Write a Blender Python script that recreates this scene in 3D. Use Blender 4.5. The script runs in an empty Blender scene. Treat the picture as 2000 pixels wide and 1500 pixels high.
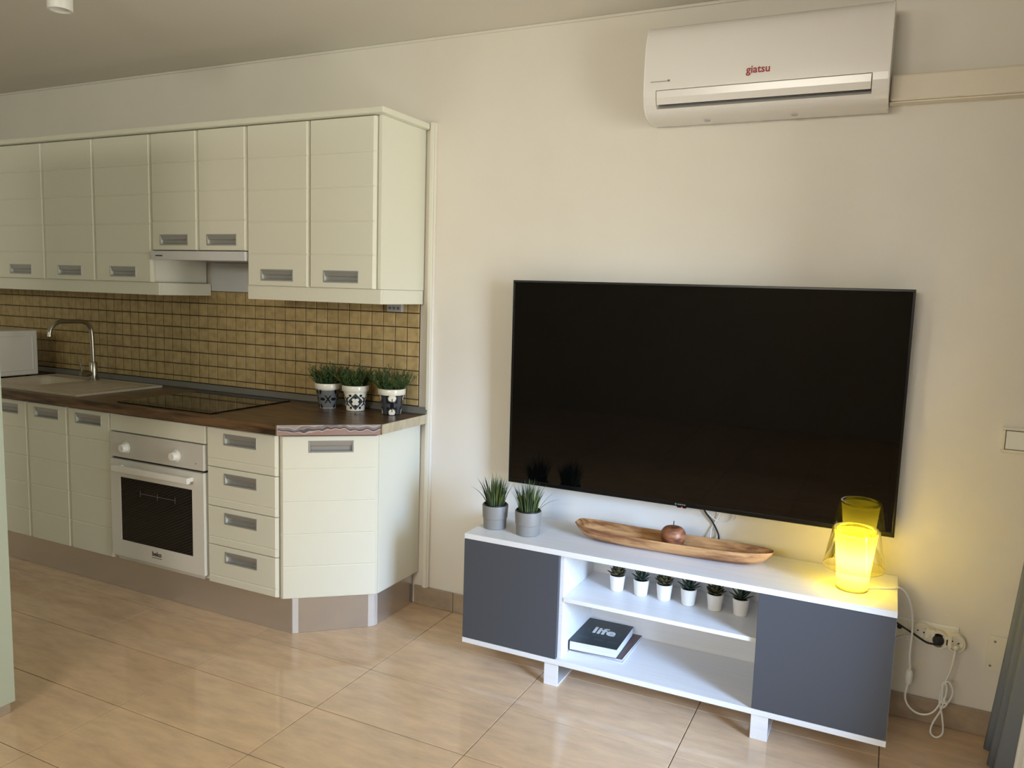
import bpy, bmesh, math, random
from mathutils import Vector, Matrix
random.seed(7)
S = bpy.context.scene
COL = S.collection
PI = math.pi

# ------------------------------------------------------------------ camera
cam_d = bpy.data.cameras.new('camera'); cam = bpy.data.objects.new('camera', cam_d); COL.objects.link(cam)
cam_d.sensor_width = 36.0; cam_d.lens = 27.7165; cam_d.clip_start = 0.05
_r = Vector((0.89908388, 0.4367018, 0.03065462)); _u = Vector((-0.07814599, 0.0911997, 0.99276171)); _f = Vector((-0.43074514, 0.89497159, -0.11612267))
CAM = Vector((3.21264, -3.001826, 1.452401))
cam.matrix_world = Matrix(((_r.x, _u.x, -_f.x, CAM.x), (_r.y, _u.y, -_f.y, CAM.y), (_r.z, _u.z, -_f.z, CAM.z), (0, 0, 0, 1)))
S.camera = cam

# ------------------------------------------------------------------ sky, daylight at the windows, added lamps, exposure
w = bpy.data.worlds.new('sky'); S.world = w; w.use_nodes = True
bg = w.node_tree.nodes['Background']; bg.inputs[0].default_value = (0.80, 0.90, 1.0, 1); bg.inputs[1].default_value = 1.0

def area(name, loc, rot, sx, sy, power, col):
    l = bpy.data.lights.new(name, 'AREA'); l.shape = 'RECTANGLE'; l.size = sx; l.size_y = sy; l.energy = power; l.color = col
    o = bpy.data.objects.new(name, l); COL.objects.link(o); o.location = loc; o.rotation_euler = rot
    return o
# balcony door in the right wall (warm white) and the window in the wall behind the camera (warm, sunlit yard)
area('daylight_balcony_door', (3.97, -1.15, 1.10), (0, PI / 2, 0), 2.05, 0.80, 50, (1.0, 0.97, 0.87))
bench_l = area('added_blue_bench_light', (4.80, -1.85, 1.25), (0, 0, 0), 0.9, 0.9, 34, (0.34, 0.55, 1.0)); bench_l.data.spread = math.radians(60)  # added lamp outside the door, aimed to tint the TV bench blue
bench_l.rotation_euler = (Vector((2.65, -0.40, 0.05)) - bench_l.location).to_track_quat('-Z', 'Y').to_euler()
area('daylight_rear_window', (2.25, -5.63, 2.07), (PI / 2, 0, 0), 1.5, 0.66, 106, (1.0, 0.89, 0.78))
area('added_kitchen_light', (-0.55, -5.63, 2.07), (PI / 2, 0, 0), 1.5, 0.66, 25, (0.90, 1.0, 0.84))  # added lamp behind an added window, lifts the kitchen's left end

vs = S.view_settings
S.display_settings.display_device = 'sRGB'
vs.view_transform = 'Standard'; vs.look = 'None'; vs.gamma = 1.0; vs.use_curve_mapping = False
vs.exposure = 0.0

# ------------------------------------------------------------------ materials
def lin(c):
    return tuple(((x / 255) / 12.92 if x / 255 <= 0.04045 else ((x / 255 + 0.055) / 1.055) ** 2.4) for x in c)
MATS = {}
def mat(name, rgb, rough=0.5, metal=0.0, spec=0.5, noise=None, bump=None, coat=0.0, var=0.0):
    """noise=(scale xyz, rgb2, lo, hi, detail)  bump=(scale, strength)"""
    m = bpy.data.materials.new(name); m.use_nodes = True
    nt = m.node_tree; N = nt.nodes; L = nt.links; b = N['Principled BSDF']
    c = lin(rgb) + (1,)
    b.inputs['Base Color'].default_value = c; b.inputs['Roughness'].default_value = rough
    b.inputs['Metallic'].default_value = metal; b.inputs['Specular IOR Level'].default_value = spec
    if coat: b.inputs['Coat Weight'].default_value = coat; b.inputs['Coat Roughness'].default_value = 0.08
    geo = N.new('ShaderNodeNewGeometry')
    out = None
    if noise:
        sc, rgb2, lo, hi, det = noise
        mp = N.new('ShaderNodeMapping'); mp.inputs['Scale'].default_value = sc; L.new(geo.outputs['Position'], mp.inputs['Vector'])
        t = N.new('ShaderNodeTexNoise'); t.inputs['Scale'].default_value = 1.0; t.inputs['Detail'].default_value = det
        t.inputs['Roughness'].default_value = 0.62; L.new(mp.outputs[0], t.inputs['Vector'])
        r = N.new('ShaderNodeMapRange'); r.inputs[1].default_value = lo; r.inputs[2].default_value = hi; L.new(t.outputs['Fac'], r.inputs[0])
        mx = N.new('ShaderNodeMix'); mx.data_type = 'RGBA'; mx.inputs[6].default_value = c; mx.inputs[7].default_value = lin(rgb2) + (1,)
        L.new(r.outputs[0], mx.inputs[0]); out = mx.outputs[2]
    if var:
        oi = N.new('ShaderNodeObjectInfo'); r = N.new('ShaderNodeMapRange')
        r.inputs[3].default_value = 1 - var; r.inputs[4].default_value = 1 + var; L.new(oi.outputs['Random'], r.inputs[0])
        h = N.new('ShaderNodeHueSaturation')
        if out: L.new(out, h.inputs['Color'])
        else: h.inputs['Color'].default_value = c
        L.new(r.outputs[0], h.inputs['Value']); out = h.outputs[0]
    if out: L.new(out, b.inputs['Base Color'])
    if bump:
        t2 = N.new('ShaderNodeTexNoise'); t2.inputs['Scale'].default_value = bump[0]; t2.inputs['Detail'].default_value = 4
        L.new(geo.outputs['Position'], t2.inputs['Vector'])
        bp = N.new('ShaderNodeBump'); bp.inputs['Strength'].default_value = bump[1]; bp.inputs['Distance'].default_value = 0.002
        L.new(t2.outputs['Fac'], bp.inputs['Height']); L.new(bp.outputs[0], b.inputs['Normal'])
    MATS[name] = m
    return m

def emis(name, rgb, strength):
    m = bpy.data.materials.new(name); m.use_nodes = True
    b = m.node_tree.nodes['Principled BSDF']; b.inputs['Base Color'].default_value = lin(rgb) + (1,)
    b.inputs['Emission Color'].default_value = lin(rgb) + (1,); b.inputs['Emission Strength'].default_value = strength
    MATS[name] = m; return m

def clear(name, rgb, gloss_rough=0.02, fac=0.08, fres=True):
    m = bpy.data.materials.new(name); m.use_nodes = True
    nt = m.node_tree; N = nt.nodes; L = nt.links
    for n in list(N):
        if n.type != 'OUTPUT_MATERIAL': N.remove(n)
    o = N['Material Output']
    t = N.new('ShaderNodeBsdfTransparent'); t.inputs[0].default_value = tuple(rgb) + (1,)
    g = N.new('ShaderNodeBsdfGlossy'); g.inputs['Roughness'].default_value = gloss_rough
    x = N.new('ShaderNodeMixShader')
    if fres:
        lw = N.new('ShaderNodeFresnel'); lw.inputs['IOR'].default_value = 1.45; L.new(lw.outputs[0], x.inputs[0])
    else: x.inputs[0].default_value = fac
    L.new(t.outputs[0], x.inputs[1]); L.new(g.outputs[0], x.inputs[2]); L.new(x.outputs[0], o.inputs[0])
    MATS[name] = m; return m

M_wall = mat('wall_paint', (228, 222, 211), 0.85, spec=0.25, bump=(220, 0.12), noise=((1.3, 1.3, 1.3), (233, 228, 218), 0.35, 0.65, 3))
M_wall2 = mat('far_wall_taupe_paint', (206, 198, 184), 0.85, spec=0.25, bump=(220, 0.12))
M_ceil = mat('ceiling_paint', (226, 221, 211), 0.9, spec=0.2, bump=(160, 0.1))
M_cab = mat('cabinet_cream_lacquer', (231, 230, 215), 0.38, spec=0.4)
M_carc = mat('cabinet_carcass_white', (232, 231, 221), 0.5)
M_alu = mat('brushed_aluminium', (178, 180, 180), 0.34, metal=0.55)
M_steel = mat('plinth_steel', (212, 208, 204), 0.26, metal=0.8)
M_prof = mat('plinth_corner_profile', (226, 224, 224), 0.2, metal=0.3)
M_chrome = mat('polished_chrome', (214, 214, 212), 0.12, metal=1.0)
M_tap = mat('satin_steel', (178, 172, 160), 0.2, metal=1.0)
M_dark = mat('recess_shadow_metal', (70, 72, 74), 0.45, metal=0.6)
M_tile = mat('floor_tile_polished', (226, 195, 160), 0.09, spec=0.5, noise=((6, 20, 20), (202, 174, 146), 0.34, 0.68, 10), var=0.03)
M_grout = mat('floor_grout', (110, 92, 72), 0.9)
M_skirt = mat('skirting_stone', (180, 160, 136), 0.25, noise=((9, 9, 12), (154, 138, 120), 0.35, 0.65, 6), var=0.03)
M_btile = mat('ochre_wall_tile', (192, 167, 118), 0.30, spec=0.45, noise=((26, 26, 26), (162, 139, 92), 0.35, 0.68, 5), var=0.05)
M_bgrout = mat('dark_brown_grout', (48, 32, 20), 0.9)
M_wood = mat('worktop_walnut', (116, 88, 60), 0.30, spec=0.5, noise=((4.0, 46, 46), (56, 40, 27), 0.40, 0.60, 9))
M_edge = mat('worktop_end_band', (196, 184, 158), 0.3, noise=((30, 30, 10), (180, 166, 140), 0.4, 0.6, 3))
M_upst = mat('grey_upstand_profile', (128, 128, 122), 0.4, metal=0.3)
M_sink = mat('beige_composite_sink', (205, 192, 170), 0.45, noise=((500, 500, 500), (180, 168, 146), 0.4, 0.7, 2))
M_hob = mat('black_ceramic_glass', (10, 10, 11), 0.05, spec=0.6)
M_ovw = mat('oven_white_enamel', (226, 224, 217), 0.3)
M_ovp = mat('oven_panel_grey_white', (212, 209, 202), 0.3)
M_knob = mat('knob_white', (242, 241, 236), 0.3)
M_black = mat('matt_black', (14, 14, 14), 0.5)
M_hood = mat('hood_white_metal', (214, 214, 216), 0.35)
M_white = mat('furniture_white', (233, 233, 233), 0.42, noise=((2, 60, 60), (229, 229, 230), 0.4, 0.6, 4))
M_grey = mat('slate_grey_door', (76, 78, 84), 0.5, spec=0.35)
M_acw = mat('ac_white_plastic', (231, 227, 222), 0.22, spec=0.5)
M_acg = mat('ac_slot_dark', (30, 30, 32), 0.6)
M_acd = mat('ac_grey_clip', (170, 168, 164), 0.5)
M_duct = mat('duct_ivory', (226, 216, 196), 0.35)
M_red = mat('red_print', (152, 22, 34), 0.4)
M_gprint = mat('grey_print', (120, 118, 116), 0.5)
M_dprint = mat('dark_print', (40, 40, 42), 0.5)
M_tvb = mat('tv_bezel_black', (9, 9, 10), 0.25, spec=0.4)
M_tvs = mat('tv_screen_black', (4, 4, 4), 0.03, spec=0.5)
M_led = emis('red_led', (255, 40, 20), 3.0)
M_pwhite = mat('plastic_white', (236, 235, 230), 0.4)
M_pivory = mat('plastic_ivory', (230, 224, 206), 0.4)
M_sockg = mat('socket_grey', (176, 176, 172), 0.4)
M_pblack = mat('plastic_black', (16, 17, 20), 0.45)
M_potg = mat('pot_grey_ceramic', (136, 134, 131), 0.5)
M_potw = mat('pot_white_plastic', (240, 238, 234), 0.45)
M_glazw = mat('glaze_white', (232, 226, 208), 0.12, spec=0.6)
M_glazg = mat('glaze_grey', (104, 106, 104), 0.15, spec=0.6)
M_glazd = mat('glaze_slate', (66, 68, 72), 0.15, spec=0.6)
M_glazk = mat('glaze_black', (24, 25, 29), 0.15, spec=0.6)
M_soil = mat('dark_soil', (28, 26, 22), 0.9)
M_leaf1 = mat('leaf_grass_green', (52, 72, 42), 0.5, noise=((40, 40, 18), (104, 116, 50), 0.45, 0.75, 3))
M_leaf2 = mat('leaf_bush_green', (44, 72, 34), 0.5, noise=((30, 30, 30), (92, 104, 40), 0.45, 0.75, 3))
M_succ1 = mat('succulent_olive', (74, 78, 50), 0.45, noise=((90, 90, 90), (96, 62, 44), 0.5, 0.75, 2), var=0.2)
M_succ2 = mat('succulent_bluegreen', (50, 70, 60), 0.45, noise=((90, 90, 90), (78, 100, 86), 0.5, 0.75, 2), var=0.2)
M_tray = mat('tray_teak', (196, 150, 100), 0.5, noise=((5, 34, 34), (126, 80, 46), 0.42, 0.62, 6))
M_apple = mat('apple_dark_wood', (152, 98, 66), 0.45, noise=((18, 18, 60), (84, 46, 28), 0.42, 0.62, 5))
M_stalk = mat('stalk_dark', (52, 44, 38), 0.6)
M_bookc = mat('book_cover_teal', (24, 42, 50), 0.35)
M_page = mat('page_white', (228, 228, 230), 0.7, noise=((5, 5, 900), (196, 198, 206), 0.4, 0.6, 2))
M_magc = mat('magazine_cover_brown', (86, 62, 58), 0.35)
M_print = mat('book_print_light', (222, 228, 228), 0.5)
M_prdim = mat('book_print_dim', (84, 98, 104), 0.5)
M_curt = mat('curtain_grey_fabric', (122, 126, 134), 0.9, spec=0.1, bump=(900, 0.2))
M_sheer = mat('curtain_white_fabric', (226, 224, 220), 0.9, spec=0.1, bump=(900, 0.2))
M_tall = mat('tall_panel_pale_laminate', (182, 193, 180), 0.3)
M_frame = mat('window_frame_white', (228, 228, 226), 0.4)
M_glass = clear('window_glass', (0.96, 0.98, 0.97))
M_shade = clear('lamp_shade_yellow_glass', (0.95, 0.91, 0.55), 0.03)

def foil_material():
    m = bpy.data.materials.new('marbled_foil_edge'); m.use_nodes = True; nt = m.node_tree; N = nt.nodes; L = nt.links; b = N['Principled BSDF']
    g = N.new('ShaderNodeNewGeometry'); mp = N.new('ShaderNodeMapping'); mp.inputs['Scale'].default_value = (17, 17, 17); L.new(g.outputs['Position'], mp.inputs[0])
    n = N.new('ShaderNodeTexNoise'); n.inputs['Scale'].default_value = 1.0; n.inputs['Detail'].default_value = 1; L.new(mp.outputs[0], n.inputs[0])
    sp = N.new('ShaderNodeSeparateXYZ'); L.new(g.outputs['Position'], sp.inputs[0])
    r = N.new('ShaderNodeMapRange'); r.inputs[1].default_value = .855; r.inputs[2].default_value = .896; L.new(sp.outputs['Z'], r.inputs[0])
    a = N.new('ShaderNodeMath'); a.operation = 'MULTIPLY_ADD'; a.inputs[1].default_value = 1.5; a.inputs[2].default_value = -.72; L.new(n.outputs['Fac'], a.inputs[0])
    ad = N.new('ShaderNodeMath'); ad.operation = 'ADD'; L.new(a.outputs[0], ad.inputs[0]); L.new(r.outputs[0], ad.inputs[1])
    cr = N.new('ShaderNodeValToRGB'); e = cr.color_ramp.elements
    e[0].position = 0; e[0].color = lin((178, 156, 150)) + (1,); e[1].position = 1; e[1].color = lin((176, 170, 172)) + (1,)
    for p, c in ((.34, (180, 148, 138)), (.40, (226, 220, 220)), (.46, (112, 104, 108)), (.60, (104, 98, 102)), (.66, (170, 160, 162)), (.78, (132, 122, 126)), (.86, (206, 200, 202))):
        q = e.new(p); q.color = lin(c) + (1,)
    L.new(ad.outputs[0], cr.inputs[0]); L.new(cr.outputs[0], b.inputs['Base Color'])
    b.inputs['Metallic'].default_value = .3; b.inputs['Roughness'].default_value = .25
    return m
M_foil = foil_material()

def oven_glass_material():
    m = bpy.data.materials.new('oven_door_glass'); m.use_nodes = True; nt = m.node_tree; N = nt.nodes; L = nt.links; b = N['Principled BSDF']
    g = N.new('ShaderNodeNewGeometry'); mp = N.new('ShaderNodeMapping'); mp.inputs['Rotation'].default_value = (0, 0.42, 0); L.new(g.outputs['Position'], mp.inputs[0])
    n = N.new('ShaderNodeTexWave'); n.wave_type = 'BANDS'; n.bands_direction = 'Z'; n.inputs['Scale'].default_value = 26; L.new(mp.outputs[0], n.inputs[0])
    cr = N.new('ShaderNodeValToRGB'); e = cr.color_ramp.elements
    e[0].position = .35; e[0].color = lin((14, 14, 14)) + (1,); e[1].position = .85; e[1].color = lin((40, 40, 38)) + (1,)
    L.new(n.outputs['Fac'], cr.inputs[0]); L.new(cr.outputs[0], b.inputs['Base Color']); b.inputs['Roughness'].default_value = .12
    b.inputs['Specular IOR Level'].default_value = .35
    return m
M_ovg = oven_glass_material()

def lamp_cup_material():
    m = bpy.data.materials.new('lamp_cup_yellow_frosted_glass'); m.use_nodes = True; nt = m.node_tree; N = nt.nodes; L = nt.links
    for n in list(N):
        if n.type != 'OUTPUT_MATERIAL': N.remove(n)
    o = N['Material Output']
    c = (1.0, 0.88, 0.13, 1)
    t = N.new('ShaderNodeBsdfTranslucent'); t.inputs[0].default_value = c
    d = N.new('ShaderNodeBsdfDiffuse'); d.inputs[0].default_value = (0.8, 0.68, 0.04, 1)
    x = N.new('ShaderNodeMixShader'); x.inputs[0].default_value = .35; L.new(t.outputs[0], x.inputs[1]); L.new(d.outputs[0], x.inputs[2])
    e = N.new('ShaderNodeEmission'); e.inputs[0].default_value = (1.0, 0.78, 0.02, 1); e.inputs[1].default_value = 0.50
    a = N.new('ShaderNodeAddShader'); L.new(x.outputs[0], a.inputs[0]); L.new(e.outputs[0], a.inputs[1]); L.new(a.outputs[0], o.inputs[0])
    return m
M_cup = lamp_cup_material()

def shade_material():
    m = M_shade; nt = m.node_tree; N = nt.nodes; L = nt.links; o = N['Material Output']; src = o.inputs[0].links[0].from_socket
    t = N.new('ShaderNodeBsdfTranslucent'); t.inputs[0].default_value = (.95, .85, .12, 1)
    x = N.new('ShaderNodeMixShader'); x.inputs[0].default_value = .06; L.new(src, x.inputs[1]); L.new(t.outputs[0], x.inputs[2]); L.new(x.outputs[0], o.inputs[0])
shade_material()

# ------------------------------------------------------------------ mesh helpers
def wloc(o):
    v = Vector((0, 0, 0))
    while o: v = v + o.location; o = o.parent
    return v

class MB:
    def __init__(s): s.v = []; s.f = []; s.m = []
    def add(s, vs, fs, mi=0):
        k = len(s.v); s.v += [tuple(p) for p in vs]; s.f += [tuple(i + k for i in f) for f in fs]; s.m += [mi] * len(fs); return s
    def box(s, x0, x1, y0, y1, z0, z1, T=None, mi=0):
        vs = [(x0, y0, z0), (x1, y0, z0), (x1, y1, z0), (x0, y1, z0), (x0, y0, z1), (x1, y0, z1), (x1, y1, z1), (x0, y1, z1)]
        if T: vs = [T(*p) for p in vs]
        return s.add(vs, [(0, 3, 2, 1), (4, 5, 6, 7), (0, 1, 5, 4), (1, 2, 6, 5), (2, 3, 7, 6), (3, 0, 4, 7)], mi)
    def prism(s, pts, z0, z1, mi=0):
        n = len(pts); vs = [(x, y, z0) for x, y in pts] + [(x, y, z1) for x, y in pts]
        return s.add(vs, [tuple(range(n))[::-1], tuple(range(n, 2 * n))] + [(i, (i + 1) % n, n + (i + 1) % n, n + i) for i in range(n)], mi)
    def xprism(s, pts, x0, x1, mi=0):          # profile in (y, z), extruded along x
        n = len(pts); vs = [(x0, y, z) for y, z in pts] + [(x1, y, z) for y, z in pts]
        return s.add(vs, [tuple(range(n)), tuple(range(n, 2 * n))[::-1]] + [(i, n + i, n + (i + 1) % n, (i + 1) % n) for i in range(n)], mi)
    def lathe(s, prof, c=(0, 0, 0), seg=32, mi=0, cap=True, axis='z', mfun=None):
        vs = []
        for r, z in prof:
            for k in range(seg):
                a = 2 * PI * k / seg; p = (r * math.cos(a), r * math.sin(a), z)
                if axis == 'y': p = (p[0], -p[2], p[1])
                vs.append((c[0] + p[0], c[1] + p[1], c[2] + p[2]))
        fs = []; ms = []
        for j in range(len(prof) - 1):
            for k in range(seg):
                fs.append((j * seg + k, j * seg + (k + 1) % seg, (j + 1) * seg + (k + 1) % seg, (j + 1) * seg + k))
                ms.append(mfun(j, k) if mfun else mi)
        if cap:
            n = len(prof)
            if prof[0][0] > 1e-6: fs.append(tuple(range(seg))[::-1]); ms.append(mi)
            if prof[-1][0] > 1e-6: fs.append(tuple(range((n - 1) * seg, n * seg))); ms.append(mi)
        s.add(vs, fs); s.m[-len(fs):] = ms
        return s
    def tube(s, pts, r, seg=10, smooth=4, mi=0):
        P = [Vector(p) for p in pts]
        if smooth and len(P) > 2:
            Q = []
            for i in range(len(P) - 1):
                a = P[max(i - 1, 0)]; b = P[i]; c = P[i + 1]; d = P[min(i + 2, len(P) - 1)]
                for k in range(smooth):
                    t = k / smooth
                    Q.append(0.5 * ((2 * b) + (c - a) * t + (2 * a - 5 * b + 4 * c - d) * t * t + (3 * b - a - 3 * c + d) * t ** 3))
            P = Q + [P[-1]]
        n = len(P); up = None; vs = []
        for i, p in enumerate(P):
            t = (P[min(i + 1, n - 1)] - P[max(i - 1, 0)]).normalized()
            if up is None:
                up = Vector((0, 0, 1)) if abs(t.z) < .9 else Vector((1, 0, 0))
            up = (up - t * up.dot(t)).normalized(); sd = t.cross(up)
            rr = r(i / (n - 1)) if callable(r) else r
            for k in range(seg):
                a = 2 * PI * k / seg; vs.append(p + up * (rr * math.cos(a)) + sd * (rr * math.sin(a)))
        fs = [(i * seg + k, i * seg + (k + 1) % seg, (i + 1) * seg + (k + 1) % seg, (i + 1) * seg + k) for i in range(n - 1) for k in range(seg)]
        fs += [tuple(range(seg))[::-1], tuple(range((n - 1) * seg, n * seg))]
        return s.add(vs, fs, mi)
    def build(s, name, m, parent=None, smooth=False, bevel=0.0, seg=2, world=True):
        off = wloc(parent) if (parent and world) else Vector((0, 0, 0))
        me = bpy.data.meshes.new(name)
        me.from_pydata([(p[0] - off.x, p[1] - off.y, p[2] - off.z) for p in s.v], [], s.f)
        ml = m if isinstance(m, (list, tuple)) else [m]
        for q in ml: me.materials.append(q)
        for p, i in zip(me.polygons, s.m): p.material_index = i
        bm = bmesh.new(); bm.from_mesh(me); bmesh.ops.recalc_face_normals(bm, faces=bm.faces); bm.to_mesh(me); bm.free()
        if smooth:
            for p in me.polygons: p.use_smooth = True
            try: me.set_sharp_from_angle(angle=math.radians(40))
            except Exception: pass
        o = bpy.data.objects.new(name, me); COL.objects.link(o)
        if parent: o.parent = parent
        if bevel:
            b = o.modifiers.new('bevel', 'BEVEL'); b.width = bevel; b.segments = seg; b.limit_method = 'ANGLE'; b.angle_limit = math.radians(40)
        return o

def B(*a, **k): return MB().box(*a, **k)
def tag(o, label=None, cat=None, group=None, kind=None):
    if label: o['label'] = label
    if cat: o['category'] = cat
    if group: o['group'] = group
    if kind: o['kind'] = kind
    return o
def thing(name, label, cat, loc=(0, 0, 0), group=None):
    o = bpy.data.objects.new(name, None); COL.objects.link(o); o.location = loc; o.empty_display_size = 0.05
    return tag(o, label, cat, group)
def dup(root, loc, rotz=0.0, label=None):
    def cp(o, par):
        c = o.copy(); COL.objects.link(c); c.parent = par
        for ch in o.children: cp(ch, c)
        return c
    r = cp(root, None); r.location = loc; r.rotation_euler = (0, 0, rotz)
    if label: r['label'] = label
    return r
def text_mesh(name, body, size, m, parent, M, bold=0.0, extrude=0.0004, align='CENTER', sx=1.0):
    cu = bpy.data.curves.new(name, 'FONT'); cu.body = body; cu.size = size; cu.align_x = align; cu.align_y = 'CENTER'
    cu.extrude = extrude; cu.offset = bold; cu.resolution_u = 4
    t = bpy.data.objects.new(name + '_tmp', cu); COL.objects.link(t)
    bpy.context.view_layer.update()
    me = bpy.data.meshes.new_from_object(t.evaluated_get(bpy.context.evaluated_depsgraph_get()))
    bpy.data.objects.remove(t); bpy.data.curves.remove(cu)
    me.transform(Matrix.Diagonal((sx, 1, 1, 1))); off = wloc(parent)
    me.transform(Matrix.Translation(-off) @ M); me.materials.clear(); me.materials.append(m); me.name = name
    o = bpy.data.objects.new(name, me); COL.objects.link(o); o.parent = parent
    return o
def facing(p, n=(0, -1, 0), up=(0, 0, 1)):
    n = Vector(n).normalized(); u = Vector(up); u = (u - n * u.dot(n)).normalized(); r = u.cross(n)
    return Matrix(((r.x, u.x, n.x, p[0]), (r.y, u.y, n.y, p[1]), (r.z, u.z, n.z, p[2]), (0, 0, 0, 1)))

# ================================================================== SETTING
XL, XR, YB, H = -1.97, 3.80, -5.50, 2.52
# floor: grout bed with polished tiles
fl = tag(B(XL - .1, XR + .1, YB - .1, .1, -.08, -.0035).build('floor', M_grout), kind='structure')
TX, TY, X0 = 0.5885, 0.318, 0.921
tm = {}
def tile_obj(x0, x1, y0, y1):
    wx, wy = round(x1 - x0 - .0030, 4), round(y1 - y0 - .0030, 4)
    if wx < .02 or wy < .02: return
    if (wx, wy) not in tm:
        e = .0012; z0, z1 = -.0035, 0.0
        a = [(-wx / 2, -wy / 2), (wx / 2, -wy / 2), (wx / 2, wy / 2), (-wx / 2, wy / 2)]; b = [(x - math.copysign(e, x), y - math.copysign(e, y)) for x, y in a]
        vs = [(x, y, z0) for x, y in a] + [(x, y, z1 - e * .6) for x, y in a] + [(x, y, z1) for x, y in b]
        fs = [(3, 2, 1, 0), (8, 9, 10, 11)] + [(k + i, k + (i + 1) % 4, k + 4 + (i + 1) % 4, k + 4 + i) for k in (0, 4) for i in range(4)]
        me = bpy.data.meshes.new('floor_tile'); me.from_pydata(vs, [], fs); me.materials.append(M_tile); tm[(wx, wy)] = me
    o = bpy.data.objects.new('floor_tile', tm[(wx, wy)]); COL.objects.link(o); o.parent = fl; o.location = ((x0 + x1) / 2, (y0 + y1) / 2, 0)
xs = [XL] + [X0 + TX * k for k in range(-5, 6) if XL + .03 < X0 + TX * k < XR - .03] + [XR]
ys = [0.0] + [-TY * k for k in range(1, 30) if -TY * k > YB + .03] + [YB]
for i in range(len(xs) - 1):
    for j in range(len(ys) - 1): tile_obj(xs[i], xs[i + 1], ys[j + 1], ys[j])

tag(B(XL - .1, XR + .1, YB - .1, .1, H, H + .1).build('ceiling', M_ceil), kind='structure')
wb = tag(B(XL - .1, XR + .1, 0, .1, 0, H).build('wall_back', M_wall), kind='structure')
tag(B(XL - .1, XL, YB, 0, 0, H).build('wall_left', M_wall), kind='structure')
# right wall with balcony door opening, rear wall with window openings, the left one added for light
DY0, DY1, DZ = -1.56, -.74, 2.15
m = MB(); m.box(XR, XR + .12, DY1, 0, 0, H); m.box(XR, XR + .12, YB, DY0, 0, H); m.box(XR, XR + .12, DY0, DY1, DZ, H)
tag(m.build('wall_right', M_wall), kind='structure')
WINS = [(1.5, 3.0), (-1.3, .2)]; WZ0, WZ1 = 1.74, 2.40
m = MB(); m.box(XL, -1.3, YB - .12, YB, 0, H); m.box(.2, 1.5, YB - .12, YB, 0, H); m.box(3.0, XR, YB - .12, YB, 0, H)
for a, b in WINS: m.box(a, b, YB - .12, YB, 0, WZ0); m.box(a, b, YB - .12, YB, WZ1, H)
tag(m.build('wall_rear', M_wall2), kind='structure')
d1 = tag(B(XR + .03, XR + .09, DY0, DY0 + .06, 0, DZ).box(XR + .03, XR + .09, DY1 - .06, DY1, 0, DZ).box(XR + .03, XR + .09, DY0 + .06, DY1 - .06, DZ - .06, DZ).box(XR + .03, XR + .09, DY0 + .06, DY1 - .06, 0, .08).build('door_1', M_frame, bevel=.003), kind='structure')
B(XR + .055, XR + .061, DY0 + .055, DY1 - .055, .075, DZ - .055).build('pane', M_glass, d1)
for n_, (WX0, WX1) in enumerate(WINS):  # window_2 is added, to let light onto the left kitchen fronts
    mid = (WX0 + WX1) / 2
    w1 = tag(B(WX0, WX0 + .06, YB - .09, YB - .03, WZ0, WZ1).box(WX1 - .06, WX1, YB - .09, YB - .03, WZ0, WZ1).box(WX0 + .06, WX1 - .06, YB - .09, YB - .03, WZ0, WZ0 + .06).box(WX0 + .06, WX1 - .06, YB - .09, YB - .03, WZ1 - .06, WZ1).box(mid - .03, mid + .03, YB - .09, YB - .03, WZ0 + .06, WZ1 - .06).build('window_%d' % (n_ + 1), M_frame, bevel=.003), kind='structure')
    for a, b in ((WX0 + .055, mid - .025), (mid + .025, WX1 - .055)):
        B(a, b, YB - .063, YB - .057, WZ0 + .055, WZ1 - .055).build('pane', M_glass, w1)

# skirting: stone pieces on a grout backing
sk = tag(B(1.300, XR, -.006, 0, 0, .086).build('baseboard_back', M_grout), kind='structure')
ex = [1.300, 1.5095, 2.098, 2.6865, 3.275, XR]
for i in range(5):
    B(ex[i] + .0012, ex[i + 1] - .0012, -.012, -.002, .001, .0885).build('skirting_tile', M_skirt, sk, bevel=.0015)
# vertical cover strip at the kitchen's end
t1 = tag(B(1.345, 1.378, -.018, 0, .09, 2.165).build('trim_1', M_wall, bevel=.004, seg=3), kind='structure')
B(1.352, 1.372, -.024, -.018, .09, 2.165).build('cover_strip', M_cab, t1, bevel=.003, seg=2)
# thin bead along the top of the back wall
tag(B(XL, XR, -.006, 0, H - .012, H).build('trim_2', M_ceil, bevel=.003), kind='structure')

# wall tiles behind the worktop
P = 0.0645; TR = 1.304; ZT0, ZTOP = .926, 1.408
bs = tag(B(XL, TR, -.004, 0, .915, ZTOP).build('wall_tile_panel', M_bgrout), kind='structure')
zr = [ZT0, .955] + [.955 + .0648 * k for k in range(1, 8)]
tmesh = {}
def wtile_verts(wx, wz):
    e = .0022; a = [(-wx / 2, -wz / 2), (wx / 2, -wz / 2), (wx / 2, wz / 2), (-wx / 2, wz / 2)]; b = [(x - math.copysign(e, x), z - math.copysign(e, z)) for x, z in a]
    vs = [(x, -.003, z) for x, z in a] + [(x, -.0078, z) for x, z in a] + [(x, -.0095, z) for x, z in b]
    fs = [(8, 9, 10, 11)] + [(k + i, k + (i + 1) % 4, k + 4 + (i + 1) % 4, k + 4 + i) for k in (0, 4) for i in range(4)]
    return vs, fs
rest = MB(); ncol = int((TR - XL) / P); cnt = 0
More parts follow.
